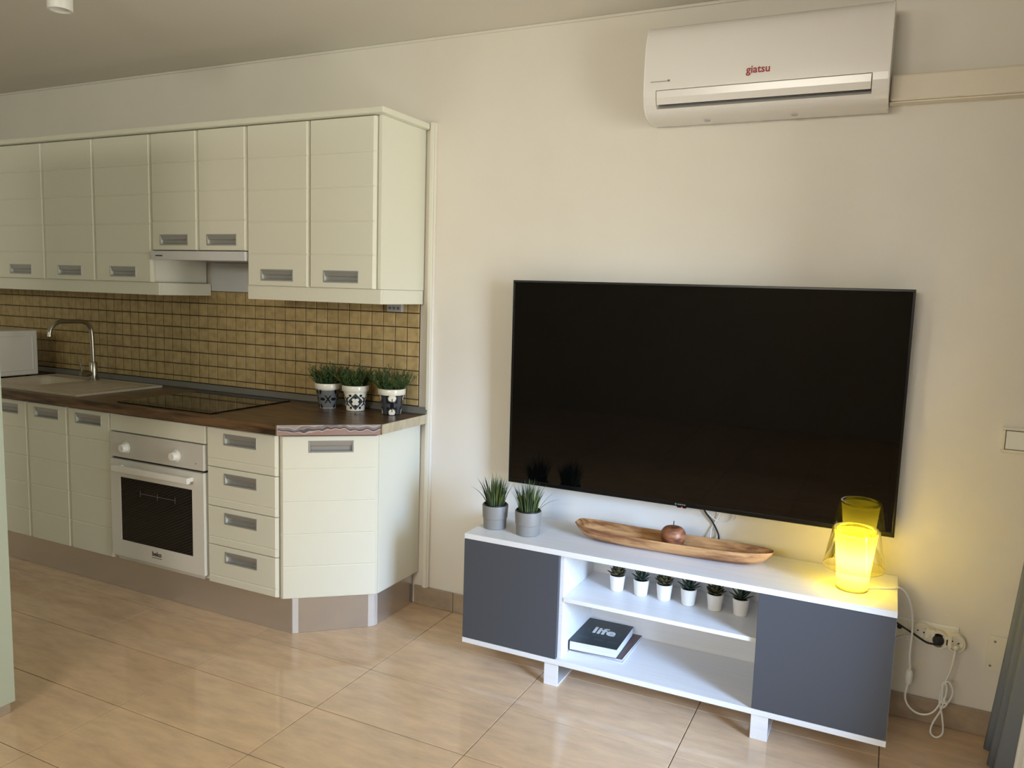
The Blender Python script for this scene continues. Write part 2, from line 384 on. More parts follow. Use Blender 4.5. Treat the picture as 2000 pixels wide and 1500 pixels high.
for c in range(ncol):
    x1 = TR - c * P - .0017; x0 = TR - (c + 1) * P + .0017
    for j in range(len(zr) - 1):
        z0, z1 = zr[j] + .0019, zr[j + 1] - .0019
        wx, wz = round(x1 - x0, 4), round(z1 - z0, 4); vs, fs = wtile_verts(wx, wz)
        cx, cz = (x0 + x1) / 2, (z0 + z1) / 2
        if c < 37:
            if (wx, wz) not in tmesh:
                me = bpy.data.meshes.new('wall_tile'); me.from_pydata(vs, [], fs); me.materials.append(M_btile); tmesh[(wx, wz)] = me
            o = bpy.data.objects.new('wall_tile', tmesh[(wx, wz)]); COL.objects.link(o); o.parent = bs
            o.location = (cx + random.uniform(-.0005, .0005), random.uniform(-.0006, .0004), cz)
            o.rotation_euler = (random.uniform(-.012, .012), 0, random.uniform(-.012, .012))
        else:
            rest.add([(x + cx, y, z + cz) for x, y, z in vs], fs)
tag(rest.build('wall_tiles', M_btile, bs), kind='stuff')

# ================================================================== KITCHEN
TH = .020
def frame_T(a, b):
    a = Vector(a); b = Vector(b); dv = (b - a).normalized(); n = Vector((dv.y, -dv.x))
    return lambda u, d, z: (a.x + dv.x * u + n.x * d, a.y + dv.y * u + n.y * d, z)
def panel_front(name, parent, T, W, z0, z1, grooves, hz=None, hu=None, m=None):
    """slab front with horizontal V grooves and a recessed pull; T maps (u, outward, z)"""
    ch, gv, cu = .003, .0042, .010
    us = [0, cu, W - cu, W]; zl = {z0: 'e', z0 + ch: '0', z1: 'e', z1 - ch: '0'}
    for g in grooves: zl[g] = 'e'; zl[g - gv] = '0'; zl[g + gv] = '0'
    HW, HH = .182, .050
    hole = None
    if hz is not None:
        hc = hu if hu is not None else W / 2
        hole = (hc - HW / 2 + .004, hc + HW / 2 - .004, hz - HH / 2 + .004, hz + HH / 2 - .004)
        us += [hole[0], hole[1]]; zl[hole[2]] = '0'; zl[hole[3]] = '0'
    us = sorted(us); zs = sorted(zl); nu, nz = len(us), len(zs)
    vs = []
    for z in zs:
        for u in us:
            e = .010 if u in (0, W) else (ch if z in (z0, z1) else (.003 if zl[z] == 'e' else 0))
            vs.append(T(u, TH - e, z))
    fs = []
    for j in range(nz - 1):
        for i in range(nu - 1):
            if hole and us[i] == hole[0] and zs[j] == hole[2]: continue
            fs.append((j * nu + i, j * nu + i + 1, (j + 1) * nu + i + 1, (j + 1) * nu + i))
    k = len(vs); bnd = [i for i in range(nu)] + [j * nu + nu - 1 for j in range(1, nz)] + [(nz - 1) * nu + i for i in range(nu - 2, -1, -1)] + [j * nu for j in range(nz - 2, 0, -1)]
    for q in bnd:
        j, i = divmod(q, nu); vs.append(T(us[i], 0, zs[j]))
    n = len(bnd)
    for q in range(n): fs.append((bnd[q], k + q, k + (q + 1) % n, bnd[(q + 1) % n]))
    fs.append(tuple(range(k, k + n)))
    if hole:
        k = len(vs); c = [(hole[0], hole[2]), (hole[1], hole[2]), (hole[1], hole[3]), (hole[0], hole[3])]
        vs += [T(u, TH, z) for u, z in c] + [T(u, TH - .016, z) for u, z in c]
        fs += [(k + i, k + (i + 1) % 4, k + 4 + (i + 1) % 4, k + 4 + i) for i in range(4)] + [(k + 4, k + 5, k + 6, k + 7)]
    d = MB().add(vs, fs).build(name, m or M_cab, parent)
    if hole:
        h = MB(); u0, u1, a, b = hole[0] - .004, hole[1] + .004, hole[2] - .004, hole[3] + .004; t = .0065
        F = TH + .0018
        # surround
        h.box(u0, u1, TH - .001, F, a, a + t, T); h.box(u0, u1, TH - .001, F, b - t, b, T)
        h.box(u0, u0 + t, TH - .001, F, a + t, b - t, T); h.box(u1 - t, u1, TH - .001, F, a + t, b - t, T)
        # sloping finger lip in the upper half, deeper shell below
        i0, i1, j0, j1 = u0 + t, u1 - t, a + t, b - t; mid = j0 + (j1 - j0) * .52
        q = [(j1, TH - .001), (mid + .004, TH - .0045), (mid, TH - .007), (mid - .001, TH - .013), (j0 + .004, TH - .0145), (j0, TH - .010), (j0, TH - .001)]
        vv = [T(i0, dd, z) for z, dd in q] + [T(i1, dd, z) for z, dd in q]
        L = len(q); h.add(vv, [(s, s + 1, L + s + 1, L + s) for s in range(L - 1)])
        hd = h.build('handle', M_alu, d, bevel=.0008)
        e = MB(); e.box(i0, i0 + .0012, TH - .0145, TH - .001, j0, j1, T); e.box(i1 - .0012, i1, TH - .0145, TH - .001, j0, j1, T)
        hd['label'] = 'recessed brushed metal pull'
    return d
def straight(yf): return lambda x0: (lambda u, d, z: (x0 + u, yf + TH - d, z))
YBF, YUF = -.578, -.344
def even(z0, z1, n): return [z0 + (z1 - z0) * k / n for k in range(1, n)]
G = .0018
def carcass(parent, x0, x1, yf, z0, z1, top=True, bottom=True):
    m = MB(); m.box(x0, x0 + .016, yf, -.012, z0, z1); m.box(x1 - .016, x1, yf, -.012, z0, z1)
    m.box(x0 + .016, x1 - .016, -.020, -.012, z0, z1)
    if bottom: m.box(x0 + .016, x1 - .016, yf, -.020, z0, z0 + .016)
    if top: m.box(x0 + .016, x1 - .016, yf, -.020, z1 - .016, z1)
    return m.build('carcass', M_carc, parent)
ZB, ZD, ZC = .1557, .842, .853
def base_cab(xsplit, label):
    t = thing('base_cabinet', label, 'cabinet', ((xsplit[0] + xsplit[-1]) / 2, -.3, ZB), 'cream base cabinets under the worktop')
    carcass(t, xsplit[0] + .0008, xsplit[-1] - .0008, YBF + TH + .001, ZB + .002, ZC, top=False)
    for a, b in zip(xsplit, xsplit[1:]):
        panel_front('door', t, straight(YBF)(a + G), b - a - 2 * G, ZB, ZD, even(ZB, ZD, 5), hz=ZD - .044)
    return t
base_cab([-1.824, -1.52, -1.216], 'cream base cabinet in the far corner, hidden behind the tall pale unit')
base_cab([-1.216, -.912, -.608], 'cream two-door base cabinet partly hidden by the tall pale unit')
base_cab([-.608, -.3024, 0.0], 'cream two-door base cabinet left of the oven')
# oven housing
t = thing('oven_cabinet', 'cream oven housing with plain filler panel above the built-in oven', 'cabinet', (.3, -.3, ZB))
carcass(t, .0008, .5992, YBF + TH + .001, ZB + .002, ZC, top=False)
B(G, .6 - G, YBF, YBF + .018, .764, ZD).build('filler_panel', M_cab, t, bevel=.002)
# oven
ov = thing('built_in_oven', 'white built-in oven with dark glass door and two knobs', 'oven', (.3, -.3, ZB + .019))
B(.02, .58, -.552, -.09, .176, .755).build('body', M_dark, ov)
cp = B(.006, .594, -.586, -.553, .646, .760).build('control_panel', M_ovp, ov, bevel=.002)
for kx in (.112, .431):
    kn = MB().lathe([(.027, 0), (.027, .002), (.0205, .003), (.0205, .010), (.0185, .026), (.0165, .028), (0, .028)], (kx, -.586, .695), 28, axis='y')
    kn = kn.build('knob', M_knob, ov, smooth=True, bevel=0)
    for a in range(9):
        an = PI * (1.25 - 1.5 * a / 8); r = .034
        B(kx + r * math.cos(an) - .0009, kx + r * math.cos(an) + .0009, -.5866, -.586, .695 + r * math.sin(an) - .0009, .695 + r * math.sin(an) + .0009).build('scale_mark', M_gprint, kn)
B(.545, .552, -.5865, -.586, .672, .676).build('indicator', M_gprint, ov)
B(.01, .59, -.570, -.553, .636, .646).build('slot', M_black, ov)
od = MB(); x0, x1, z0, z1 = .006, .594, .180, .636; a0, a1, c0, c1 = .073, .526, .258, .556
for q in ((x0, x1, z0, c0), (x0, x1, c1, z1), (x0, a0, c0, c1), (a1, x1, c0, c1)): od.box(q[0], q[1], -.588, -.553, q[2], q[3])
od = od.build('door', M_ovw, ov)
B(a0, a1, -.5865, -.575, c0, c1).build('window', M_ovg, od)
hb = MB(); hb.box(.066, .545, -.632, -.612, .590, .617); hb.box(.074, .096, -.613, -.588, .594, .614); hb.box(.515, .537, -.613, -.588, .594, .614)
hb.build('handle', M_knob, od, bevel=.004, seg=3)
# rack glimpsed through the glass
rk = MB(); rk.box(.20, .42, -.5872, -.5866, .492, .4935)
for q in (.20, .31, .42): rk.box(q - .0007, q + .0007, -.5872, -.5866, .478, .506)
rk.build('rack', M_gprint, od)
text_mesh('lettering', 'beko', .030, M_dprint, od, facing((.300, -.5885, .226)), bold=.0006)
B(.268, .330, -.5887, -.588, .2075, .2095).build('underline', M_dprint, od)
B(.03, .575, -.575, -.553, .1595, .178).build('vent_strip', M_ovp, ov, bevel=.001)
# drawers
dr = thing('drawer_unit', 'cream four-drawer unit between the oven and the angled corner door', 'cabinet', (.798, -.3, ZB))
carcass(dr, .6008, .9952, YBF + TH + .001, ZB + .002, ZC)
hd = (ZD - ZB) / 4
for k in range(4):
    z1 = ZD - k * hd; z0 = z1 - hd + .003
    panel_front('drawer', dr, straight(YBF)(.6 + G), .396 - 2 * G, z0, z1, [z0 + .034], hz=z1 - .045, hu=.194)
# angled corner cabinet
cc = thing('corner_cabinet', 'cream end cabinet with angled grooved door and plain side panel', 'cabinet', (1.15, -.25, ZB))
A, Bp = (.9985, -.560), (1.3085, -.3130)
m = MB(); m.prism([(.9968, -.555), (1.012, -.546), (1.012, -.012), (.9968, -.012)], ZB + .002, ZC)
m.prism([(1.012, -.5465), (1.300, -.317), (1.300, -.012), (1.012, -.012)], ZB + .002, ZB + .018)
m.box(1.012, 1.300, -.020, -.012, ZB + .018, ZC)
m.build('carcass', M_carc, cc)
B(1.300, 1.317, -.3185, -.004, ZB, ZC).build('side_panel', M_cab, cc, bevel=.0015)
Wd = math.hypot(Bp[0] - A[0], Bp[1] - A[1])
panel_front('door', cc, frame_T(A, Bp), Wd - .002, ZB, ZD, even(ZB, ZD, 5), hz=ZD - .044, hu=Wd / 2 + .004)
# plinth
pl = thing('plinth', 'brushed metal plinth running under the cream base cabinets', 'plinth', (0, -.53, 0))
PZ = .1535
B(XL + .001, 1.040, -.542, -.530, .001, PZ).build('front_board', M_steel, pl)
def wallseg(a, b, t, z0, z1):
    T = frame_T(a, b); L = math.hypot(b[0] - a[0], b[1] - a[1]); return MB().box(0, L, -t, 0, z0, z1, T)
wallseg((1.040, -.536), (1.289, -.312), .010, .001, PZ).build('angled_board', M_steel, pl)
B(1.279, 1.289, -.305, -.013, .001, PZ).build('side_board', M_steel, pl)
for (px, py, r1, r2) in ((1.040, -.538, 0, math.radians(42)), (1.2885, -.310, math.radians(42), PI / 2)):
    for an, sg in ((r1, -1), (r2, 1)):
        dv = Vector((math.cos(an), math.sin(an))) * (sg * .024); a = (px, py); b = (px + dv.x, py + dv.y)
        if sg < 0: a, b = b, a
        T = frame_T(a, b); MB().box(0, .024, -.001, .0035, .001, PZ, T).build('corner_profile', M_prof, pl, bevel=.001)

# worktop with cut-out for the sink bowl
WT0, WT1 = .855, .8955
wt = thing('worktop', 'dark walnut worktop with one cut-off corner over the base cabinets', 'worktop', (-.3, -.3, WT0))
BX0, BX1, BY0, BY1 = -1.05, -.70, -.525, -.165
m = MB()
m.prism([(XL + .001, -.6155), (BX0, -.6155), (BX0, -.003), (XL + .001, -.003)], WT0, WT1)
m.prism([(BX0, -.6155), (BX1, -.6155), (BX1, BY0), (BX0, BY0)], WT0, WT1)
m.prism([(BX0, BY1), (BX1, BY1), (BX1, -.003), (BX0, -.003)], WT0, WT1)
m.prism([(BX1, -.6155), (1.030, -.6155), (1.354, -.3605), (1.358, -.003), (BX1, -.003)], WT0, WT1)
m.build('top', M_wood, wt)
T = frame_T((1.030, -.6155), (1.354, -.3605)); L = math.hypot(.324, .255)
MB().box(-.001, L + .001, 0, .0022, WT0 - .001, WT1 + .0006, T).build('angled_edge_band', M_foil, wt)['label'] = 'shiny marbled foil edge band'
MB().box(.0, .355, 0, .0022, WT0, WT1, frame_T((1.3545, -.360), (1.3585, -.003))).build('end_edge_band', M_edge, wt)['label'] = 'pale end edge band'
MB().tube([T(0, .003, WT0), T(0, .003, WT1)], .0035, 8, 0).build('corner_bead', M_chrome, wt, smooth=True)
MB().tube([T(L, .003, WT0), T(L, .003, WT1)], .0035, 8, 0).build('corner_bead', M_chrome, wt, smooth=True)
tag(MB().xprism([(-.0105, WT1 + .0006), (-.034, WT1 + .0006), (-.034, WT1 + .008), (-.018, WT1 + .0295), (-.0105, WT1 + .0295)], XL + .001, 1.362).build('upstand_profile', M_upst, bevel=.002), 'grey upstand strip along the back of the walnut worktop', 'upstand')

# sink
sk_ = thing('kitchen_sink', 'beige composite sink with drainer set into the worktop', 'sink', (-.72, -.33, WT1))
SX0, SX1, SY0, SY1, SZ = -1.086, -.235, -.575, -.088, WT1 + .0085
m = MB()
z0 = WT1 + .0006
for q in ((SX0, BX0 + .01, SY0, SY1), (BX1 - .01, SX1, SY0, SY1), (BX0 + .01, BX1 - .01, SY0, BY0 + .01), (BX0 + .01, BX1 - .01, BY1 - .01, SY1)): m.box(*q, z0, SZ)
m.build('deck', M_sink, sk_)
# raised outer bead
m = MB(); bw = .008
for q in ((SX0, SX1, SY0, SY0 + bw), (SX0, SX1, SY1 - bw, SY1), (SX1 - bw, SX1, SY0 + bw, SY1 - bw), (SX0, SX0 + bw, SY0 + bw, SY1 - bw)): m.box(*q, SZ, SZ + .002)
m.build('rim', M_sink, sk_)
# bowl: rounded shell
m = MB(); rings = []
def rr(x0, x1, y0, y1, r, n=6):
    out = []
    for cx, cy, a0 in ((x1 - r, y1 - r, 0), (x0 + r, y1 - r, PI / 2), (x0 + r, y0 + r, PI), (x1 - r, y0 + r, 1.5 * PI)):
        for k in range(n + 1): a = a0 + PI / 2 * k / n; out.append((cx + r * math.cos(a), cy + r * math.sin(a)))
    return out
for ins, z in ((.002, SZ - .001), (.012, SZ - .012), (.018, SZ - .10), (.030, SZ - .145), (.06, SZ - .155)):
    rings.append([(x, y, z) for x, y in rr(BX0 + ins, BX1 - ins, BY0 + ins, BY1 - ins, .05)])
n = len(rings[0]); vs = sum(rings, []); fs = [(j * n + i, j * n + (i + 1) % n, (j + 1) * n + (i + 1) % n, (j + 1) * n + i) for j in range(len(rings) - 1) for i in range(n)] + [tuple(range((len(rings) - 1) * n, len(rings) * n))]
m.add(vs, fs).build('bowl', M_sink, sk_, smooth=True)
MB().lathe([(.035, 0), (.035, .003), (.02, .004), (0, .002)], (-.875, -.345, SZ - .1545), 24).build('drain', M_chrome, sk_, smooth=True)
for k in range(7):
    B(-.60 + k * .045, -.588 + k * .045, -.50, -.17, SZ, SZ + .0015).build('drainer_rib', M_sink, sk_, bevel=.0007)
# tap
tp = thing('kitchen_tap', 'brushed steel swan-neck mixer tap behind the sink', 'tap', (-.70, -.142, SZ))
tx, ty = -.700, -.142
MB().lathe([(.027, 0), (.027, .006), (.0205, .008), (.0205, .095), (.019, .098), (.0135, .100), (0, .100)], (tx, ty, SZ + .0005), 28).build('body', M_tap, tp, smooth=True)
pts = [(tx, ty, SZ + .09), (tx, ty - .001, 1.05), (tx, ty - .004, 1.16), (tx, ty - .014, 1.195), (tx, ty - .038, 1.218), (tx, ty - .075, 1.225), (tx, ty - .16, 1.226), (tx, ty - .19, 1.223), (tx, ty - .222, 1.206), (tx, ty - .238, 1.18), (tx, ty - .243, 1.150)]
MB().tube(pts, .0115, 14, 5).build('spout', M_tap, tp, smooth=True)
MB().tube([(tx, ty - .012, SZ + .038), (tx, ty - .078, SZ + .038)], .013, 16, 0).build('lever_socket', M_tap, tp, smooth=True)
MB().tube([(tx, ty - .068, SZ + .045), (tx, ty - .073, SZ + .075), (tx, ty - .080, SZ + .118)], lambda s: .0052 - .0012 * s, 10, 4).build('lever', M_tap, tp, smooth=True)
# hob
hb = thing('ceramic_hob', 'black glass ceramic hob set into the walnut worktop', 'hob', (.335, -.325, WT1))
B(.045, .625, -.573, -.078, WT1 + .0006, WT1 + .0055).build('glass', M_hob, hb, bevel=.0015)
for (cx, cy, r) in ((.19, -.20, .09), (.47, -.20, .075), (.19, -.44, .075), (.47, -.44, .10)):
    MB().lathe([(r, .0), (r, .0002), (r + .0012, .0002), (r + .0012, .0)], (cx, cy, WT1 + .0055), 48, cap=False).build('zone_ring', M_dprint, hb)
# microwave
mw = thing('microwave', 'white microwave in the worktop corner beside the sink', 'microwave', (-1.36, -.33, WT1))
MX = -1.104; a0, a1, z0, z1 = -.50, -.185, .911, 1.158
B(-1.56, MX, a0, a1, z0, z1).build('body', M_ovw, mw, bevel=.006, seg=3)
m = MB(); q = .026
for s in ((a0 + q, a1 - q, z0 + q, z0 + q + .005), (a0 + q, a1 - q, z1 - q - .005, z1 - q), (a0 + q, a0 + q + .005, z0 + q + .005, z1 - q - .005), (a1 - q - .005, a1 - q, z0 + q + .005, z1 - q - .005)): m.box(MX - .002, MX + .0025, *s)
m.build('side_embossing', M_ovw, mw, bevel=.0015)
for fx in (-1.53, MX - .035):
    for fy in (a0 + .035, a1 - .035): MB().lathe([(.012, 0), (.014, z0 - WT1 - .0008)], (fx, fy, WT1 + .0008), 14).build('foot', M_pblack, mw)
B(-1.55, -1.24, a0 - .012, a0, z0 + .01, z1 - .01).build('door', M_hob, mw, bevel=.003)
B(-1.235, MX - .008, a0 - .010, a0, z0 + .01, z1 - .01).build('control_panel', M_ovp, mw, bevel=.003)
B(MX, MX + .001, -.405, -.398, z0 + .006, z0 + .011).build('screw', M_pblack, mw)

# upper cabinets
ZU0, ZU1, ZH = 1.4455, 2.1345, 1.597
UG = 'cream wall cabinets'
def wall_cab(xsp, z0, label, nb, xend=None):
    xe = xend or xsp[-1]
    t = thing('wall_cabinet', label, 'cabinet', ((xsp[0] + xe) / 2, -.17, z0), UG)
    carcass(t, xsp[0] + .0008, xe - .0008, YUF + TH + .001, z0 + .001, ZU1 - .001)
    for a, b in zip(xsp, xsp[1:]): panel_front('door', t, straight(YUF)(a + G), b - a - 2 * G, z0, ZU1 - .003, even(z0, ZU1 - .003, nb), hz=z0 + .047)
    return t
wall_cab([XL + .01, -1.57, -1.174], ZU0, 'cream wall cabinet at the far end, above the microwave', 5)
wall_cab([-1.174, -.774, -.386], ZU0, 'cream two-door wall cabinet above the tap and sink', 5)
wall_cab([-.386, .014], ZU0, 'cream single-door wall cabinet just left of the extractor hood', 5)
wall_cab([.014, .316, .612], ZH, 'short cream two-door wall cabinet above the extractor hood', 4)
wc = wall_cab([.612, .960, 1.3005], ZU0, 'cream two-door wall cabinet at the right end with bare side panel', 5, 1.306)
B(1.306, 1.322, -.331, -.004, ZU0, ZU1).build('side_panel', M_cab, wc, bevel=.0012)
tag(MB().prism([(XL + .002, -.004), (XL + .002, -.371), (1.352, -.371), (1.352, -.024), (1.344, -.024), (1.344, -.004)], ZU1 + .0005, ZU1 + .024).build('cornice', M_cab, bevel=.004, seg=2), 'cream cornice board along the top of the wall cabinets', 'cornice')
def pelmet(x0, x1, label, ends):
    t = thing('light_pelmet', label, 'pelmet', ((x0 + x1) / 2, -.33, 1.385), 'light pelmets under the wall cabinets')
    B(x0, x1, -.331, -.315, 1.385, ZU0 - .001).build('front_board', M_cab, t, bevel=.0012)
    if 'r' in ends: B(x1 - .016, x1, -.3145, -.011, 1.385, ZU0 - .001).build('return_board', M_cab, t, bevel=.0012)
    if 'l' in ends: B(x0, x0 + .016, -.3145, -.011, 1.385, ZU0 - .001).build('return_board', M_cab, t, bevel=.0012)
pelmet(XL + .002, .043, 'cream pelmet board under the wall cabinets left of the hood', 'r')
pelmet(.607, 1.322, 'cream pelmet board under the two-door wall cabinet at the right end', 'lr')
# hood
ho = thing('extractor_hood', 'slim white pull-out extractor hood under the short wall cabinet', 'hood', (.315, -.17, 1.55))
B(.0175, .6105, -.322, -.012, 1.556, ZH - .004).build('body', M_hood, ho, bevel=.001)
B(.0175, .6105, -.352, -.3225, 1.551, ZH - .004).build('front_strip', M_hood, ho, bevel=.003)
B(.05, .58, -.31, -.06, 1.5535, 1.5555).build('filter', M_alu, ho)
B(.05, .096, -.3527, -.352, 1.568, 1.573).build('nameplate', M_dprint, ho)
B(.046, .604, -.011, -.002, ZTOP + .002, 1.552).build('back_plate', M_hood, ho)
# socket strip under the right wall cabinet
ss = thing('wall_socket', 'small grey socket box on the ochre tiles under the right-end wall cabinet', 'socket', (1.19, -.012, 1.348))
B(1.142, 1.222, -.030, -.0108, 1.346, 1.3835).build('housing', M_sockg, ss, bevel=.003)
for q in (1.160, 1.182, 1.204): MB().lathe([(.007, 0), (.007, .0012), (.0045, .0012), (.0045, .0004), (0, .0004)], (q, -.030, 1.363), 16, axis='y').build('outlet', M_gprint, ss)

# pots with bushy plants
def pot_plant(c, kind, label, seed):
    rnd = random.Random(seed)
    t = thing('patterned_plant_pot', label, 'plant', c, 'patterned pots of bushy greenery on the worktop')
    R0, R1, Hh = .041, .0535, .088
    SEG, NV = 176, 60
    face = math.atan2(CAM.y - c[1], CAM.x - c[0])
    prof = [(R0 - .002, .0), (R0, .0015)] + [(R0 + (R1 - R0) * k / NV, .0015 + (Hh - .0015) * k / NV) for k in range(1, NV + 1)]
    def mf(j, k):
        a = (2 * PI * (k + .5) / SEG - face + PI) % (2 * PI) - PI
        if j < 1: return 0 if kind != 2 else 3
        s = a / (.80, .92, .86)[kind]; tt = ((j - 1) / NV - .48) * 2.05           # s, tt about -1..1 over the face
        if kind == 0:
            sp = (s + 1.15) % 2.3 - 1.15
            if abs(abs(sp) - abs(tt) * .8) < .10 and abs(tt) < .45: return 3
            if .35 < abs(sp) < .98 and abs(tt) < .17 * (1 - abs(abs(sp) - .62)): return 3
            e = (abs(sp) - .86) ** 2 / .030 + (abs(tt) - .74) ** 2 / .075
            if e < 1 and (abs(sp) - .86 + (abs(tt) - .74) * .55) > -.1: return 3
            if abs(tt) > .97: return 0
            return 1
        if kind == 1:
            sp = (s + 1.0) % 2.0 - 1.0; d = abs(sp) + abs(tt) * .92
            q = min((abs(sp) - .17) ** 2 + (abs(tt) - .19) ** 2, 1)
            if q < .036 or (abs(sp) < .15 and abs(tt) < .15): return 0
            if d < .52: return 3
            if d < .84: return 2
            if abs(abs(sp) - .52) < .13 and abs(abs(tt) - .66) < .13: return 3
            if d > 1.05 and d < 1.30 and abs(tt) < .5: return 2
            if abs(sp) > .86 and abs(tt) < .16: return 3
            return 0
        sp = (s + .85) % 1.7 - .85; sc = .05 * math.sin(22 * math.atan2(abs(tt) - .70, sp - .05))
        if ((sp - .05) ** 2 / .16 + (abs(tt) - .74) ** 2 / .12) < 1 + 5 * sc and not (abs(sp - .05) < .045 and abs(tt) < .72): return 0
        if abs(abs(sp) - .78) < .20 + sc and abs(tt) < .98: return 2
        if abs(tt) < .20 + sc and abs(sp - .05) > .22: return 2
        return 3
    body = MB().lathe(prof, c, SEG, mfun=mf).build('pot', [M_glazw, M_glazg, M_glazd, M_glazk], t, smooth=True)
    MB().lathe([(R1 - .001, Hh - .001), (R1 + .006, Hh + .001), (R1 + .0075, Hh + .003), (R1 + .008, Hh + .024), (R1 + .006, Hh + .027), (R1 + .002, Hh + .027), (R1 + .0005, Hh + .022), (R1 - .003, Hh + .010)], c, 56, cap=False).build('rim', M_glazw, body, smooth=True)
    MB().lathe([(0, Hh + .014), (R1 - .0015, Hh + .012)], c, 32, cap=False).build('soil', M_soil, t)
    f = MB(); base = Vector((c[0], c[1], c[2] + Hh + .012))
    def leaf(p, dv, L, wd):
        dv = dv.normalized(); sd = dv.cross(Vector((rnd.uniform(-1, 1), rnd.uniform(-1, 1), rnd.uniform(-1, 1)))).normalized() * wd; nn = dv.cross(sd).normalized() * wd * .5
        mid = p + dv * L * .45
        f.add([p, mid + sd + nn, p + dv * L, mid - sd + nn], [(0, 1, 2), (0, 2, 3)])
    for s in range(86):
        an = rnd.uniform(0, 2 * PI); ra = math.sqrt(rnd.random()); lean = ra * .95 * rnd.uniform(.6, 1.15)
        p = base + Vector((math.cos(an), math.sin(an), 0)) * (ra * .044); Ls = rnd.uniform(.060, .118) * (1 - .18 * ra)
        dv = Vector((math.cos(an) * lean, math.sin(an) * lean, 1)).normalized(); tip = p + dv * Ls
        f.tube([p, p + dv * Ls * .5, tip], .0008, 4, 0)
        for q in range(13):
            g = .12 + .88 * q / 12; a2 = rnd.uniform(0, 2 * PI)
            ld = Vector((math.cos(a2), math.sin(a2), rnd.uniform(.5, 1.3))) + dv * .5
            leaf(p + dv * Ls * g, ld, rnd.uniform(.014, .023), rnd.uniform(.0017, .0026))
    tag(f.build('foliage', M_leaf2, t), kind='stuff')
KZ = WT1 + .0006
pot_plant((.885, -.120, KZ), 0, 'bushy plant in grey pot with black cross pattern, leftmost of three on worktop', 3)
pot_plant((1.035, -.112, KZ), 1, 'bushy plant in white pot with grey diamond pattern, middle of three', 4)
pot_plant((1.228, -.106, KZ), 2, 'bushy plant in black pot with white leaf pattern, rightmost of three', 5)

# tall unit at the left edge
tu = thing('tall_cabinet', 'tall pale green-grey cabinet end panel at the left edge', 'cabinet', (.36, -1.80, 0))
B(.04, .642, -2.08, -1.478, .042, 2.085).build('carcass', M_carc, tu)
B(.6425, .660, -2.10, -1.460, .040, 2.10).build('end_panel', M_tall, tu, bevel=.001)
B(.08, .648, -2.06, -1.470, .001, .0415).build('plinth', M_steel, tu)
for a, b in ((.04, .64),):
    T = lambda u, d, z: (.64 - u, -1.4775 + d, z)
    panel_front('door', tu, T, .598, .05, 1.10, even(.05, 1.10, 7), hz=1.02)
    panel_front('door', tu, T, .598, 1.105, 2.08, even(1.105, 2.08, 7), hz=1.16)

# ================================================================== LIVING ROOM WALL
# television
tv = thing('television', 'large flat black television mounted on the wall', 'television', (2.536, -.05, .66))
TX0, TX1, TZ0, TZ1 = 1.806, 3.267, .662, 1.500
def tvT(x, y, z): return (x, y + (-.010) * (z - TZ0) / (TZ1 - TZ0), z)
MB().box(TX0 + .012, TX1 - .012, -.070, -.045, TZ0 + .012, TZ1 - .012, tvT).build('back_shell', M_pblack, tv)
B(2.2, 2.87, -.050, -.003, .85, 1.30).build('wall_bracket', M_pblack, tv)
b = .009; m = MB()
for q in ((TX0, TX1, TZ0, TZ0 + .017), (TX0, TX1, TZ1 - b, TZ1), (TX0, TX0 + b, TZ0 + .017, TZ1 - b), (TX1 - b, TX1, TZ0 + .017, TZ1 - b)): m.box(q[0], q[1], -.0865, -.069, q[2], q[3], tvT)
m.build('bezel', M_tvb, tv, bevel=.0015)
MB().box(TX0 + b, TX1 - b, -.0845, -.071, TZ0 + .017, TZ1 - b, tvT).build('screen', M_tvs, tv)
B(2.520, 2.556, -.0855, -.070, TZ0 - .005, TZ0 - .0002).build('sensor_bar', M_tvb, tv, bevel=.001)
MB().lathe([(.0022, 0), (.0016, .0015), (0, .002)], (2.540, -.0855, TZ0 - .0026), 12, axis='y').build('standby_light', M_led, tv)
m = MB(); MB.lathe(m, [(.0035, 0), (.0035, .0006), (0, .0006)], (2.516, -.0865, TZ0 + .0085), 14, axis='y')
for k in range(4): m.box(2.523 + k * .008, 2.5292 + k * .008, -.0871, -.0865, TZ0 + .0062, TZ0 + .0106)
m.build('nameplate', M_gprint, tv)

# TV cables
tag(MB().tube([(2.600, -.030, .690), (2.612, -.014, .640), (2.645, -.010, .598), (2.668, -.010, .555), (2.675, -.030, .533), (2.69, -.060, .5275), (2.76, -.0595, .530), (2.80, -.045, .50), (2.82, -.03, .42), (2.84, -.02, .36)], .0032, 8).build('black_cable', M_pblack, smooth=True), 'thin black cable hanging below the television', 'cable')
tag(MB().tube([(2.67, -.030, .690), (2.668, -.012, .640), (2.655, -.008, .605), (2.640, -.008, .572), (2.640, -.03, .532), (2.62, -.059, .529), (2.60, -.052, .50), (2.60, -.03, .42)], .0028, 8).tube([(2.715, -.030, .690), (2.722, -.012, .638), (2.705, -.010, .612), (2.675, -.009, .606), (2.650, -.0095, .612), (2.62, -.012, .64), (2.612, -.030, .690)], .0024, 8).build('white_cable', M_pwhite, smooth=True), 'looped white cables hanging below the television', 'cable')

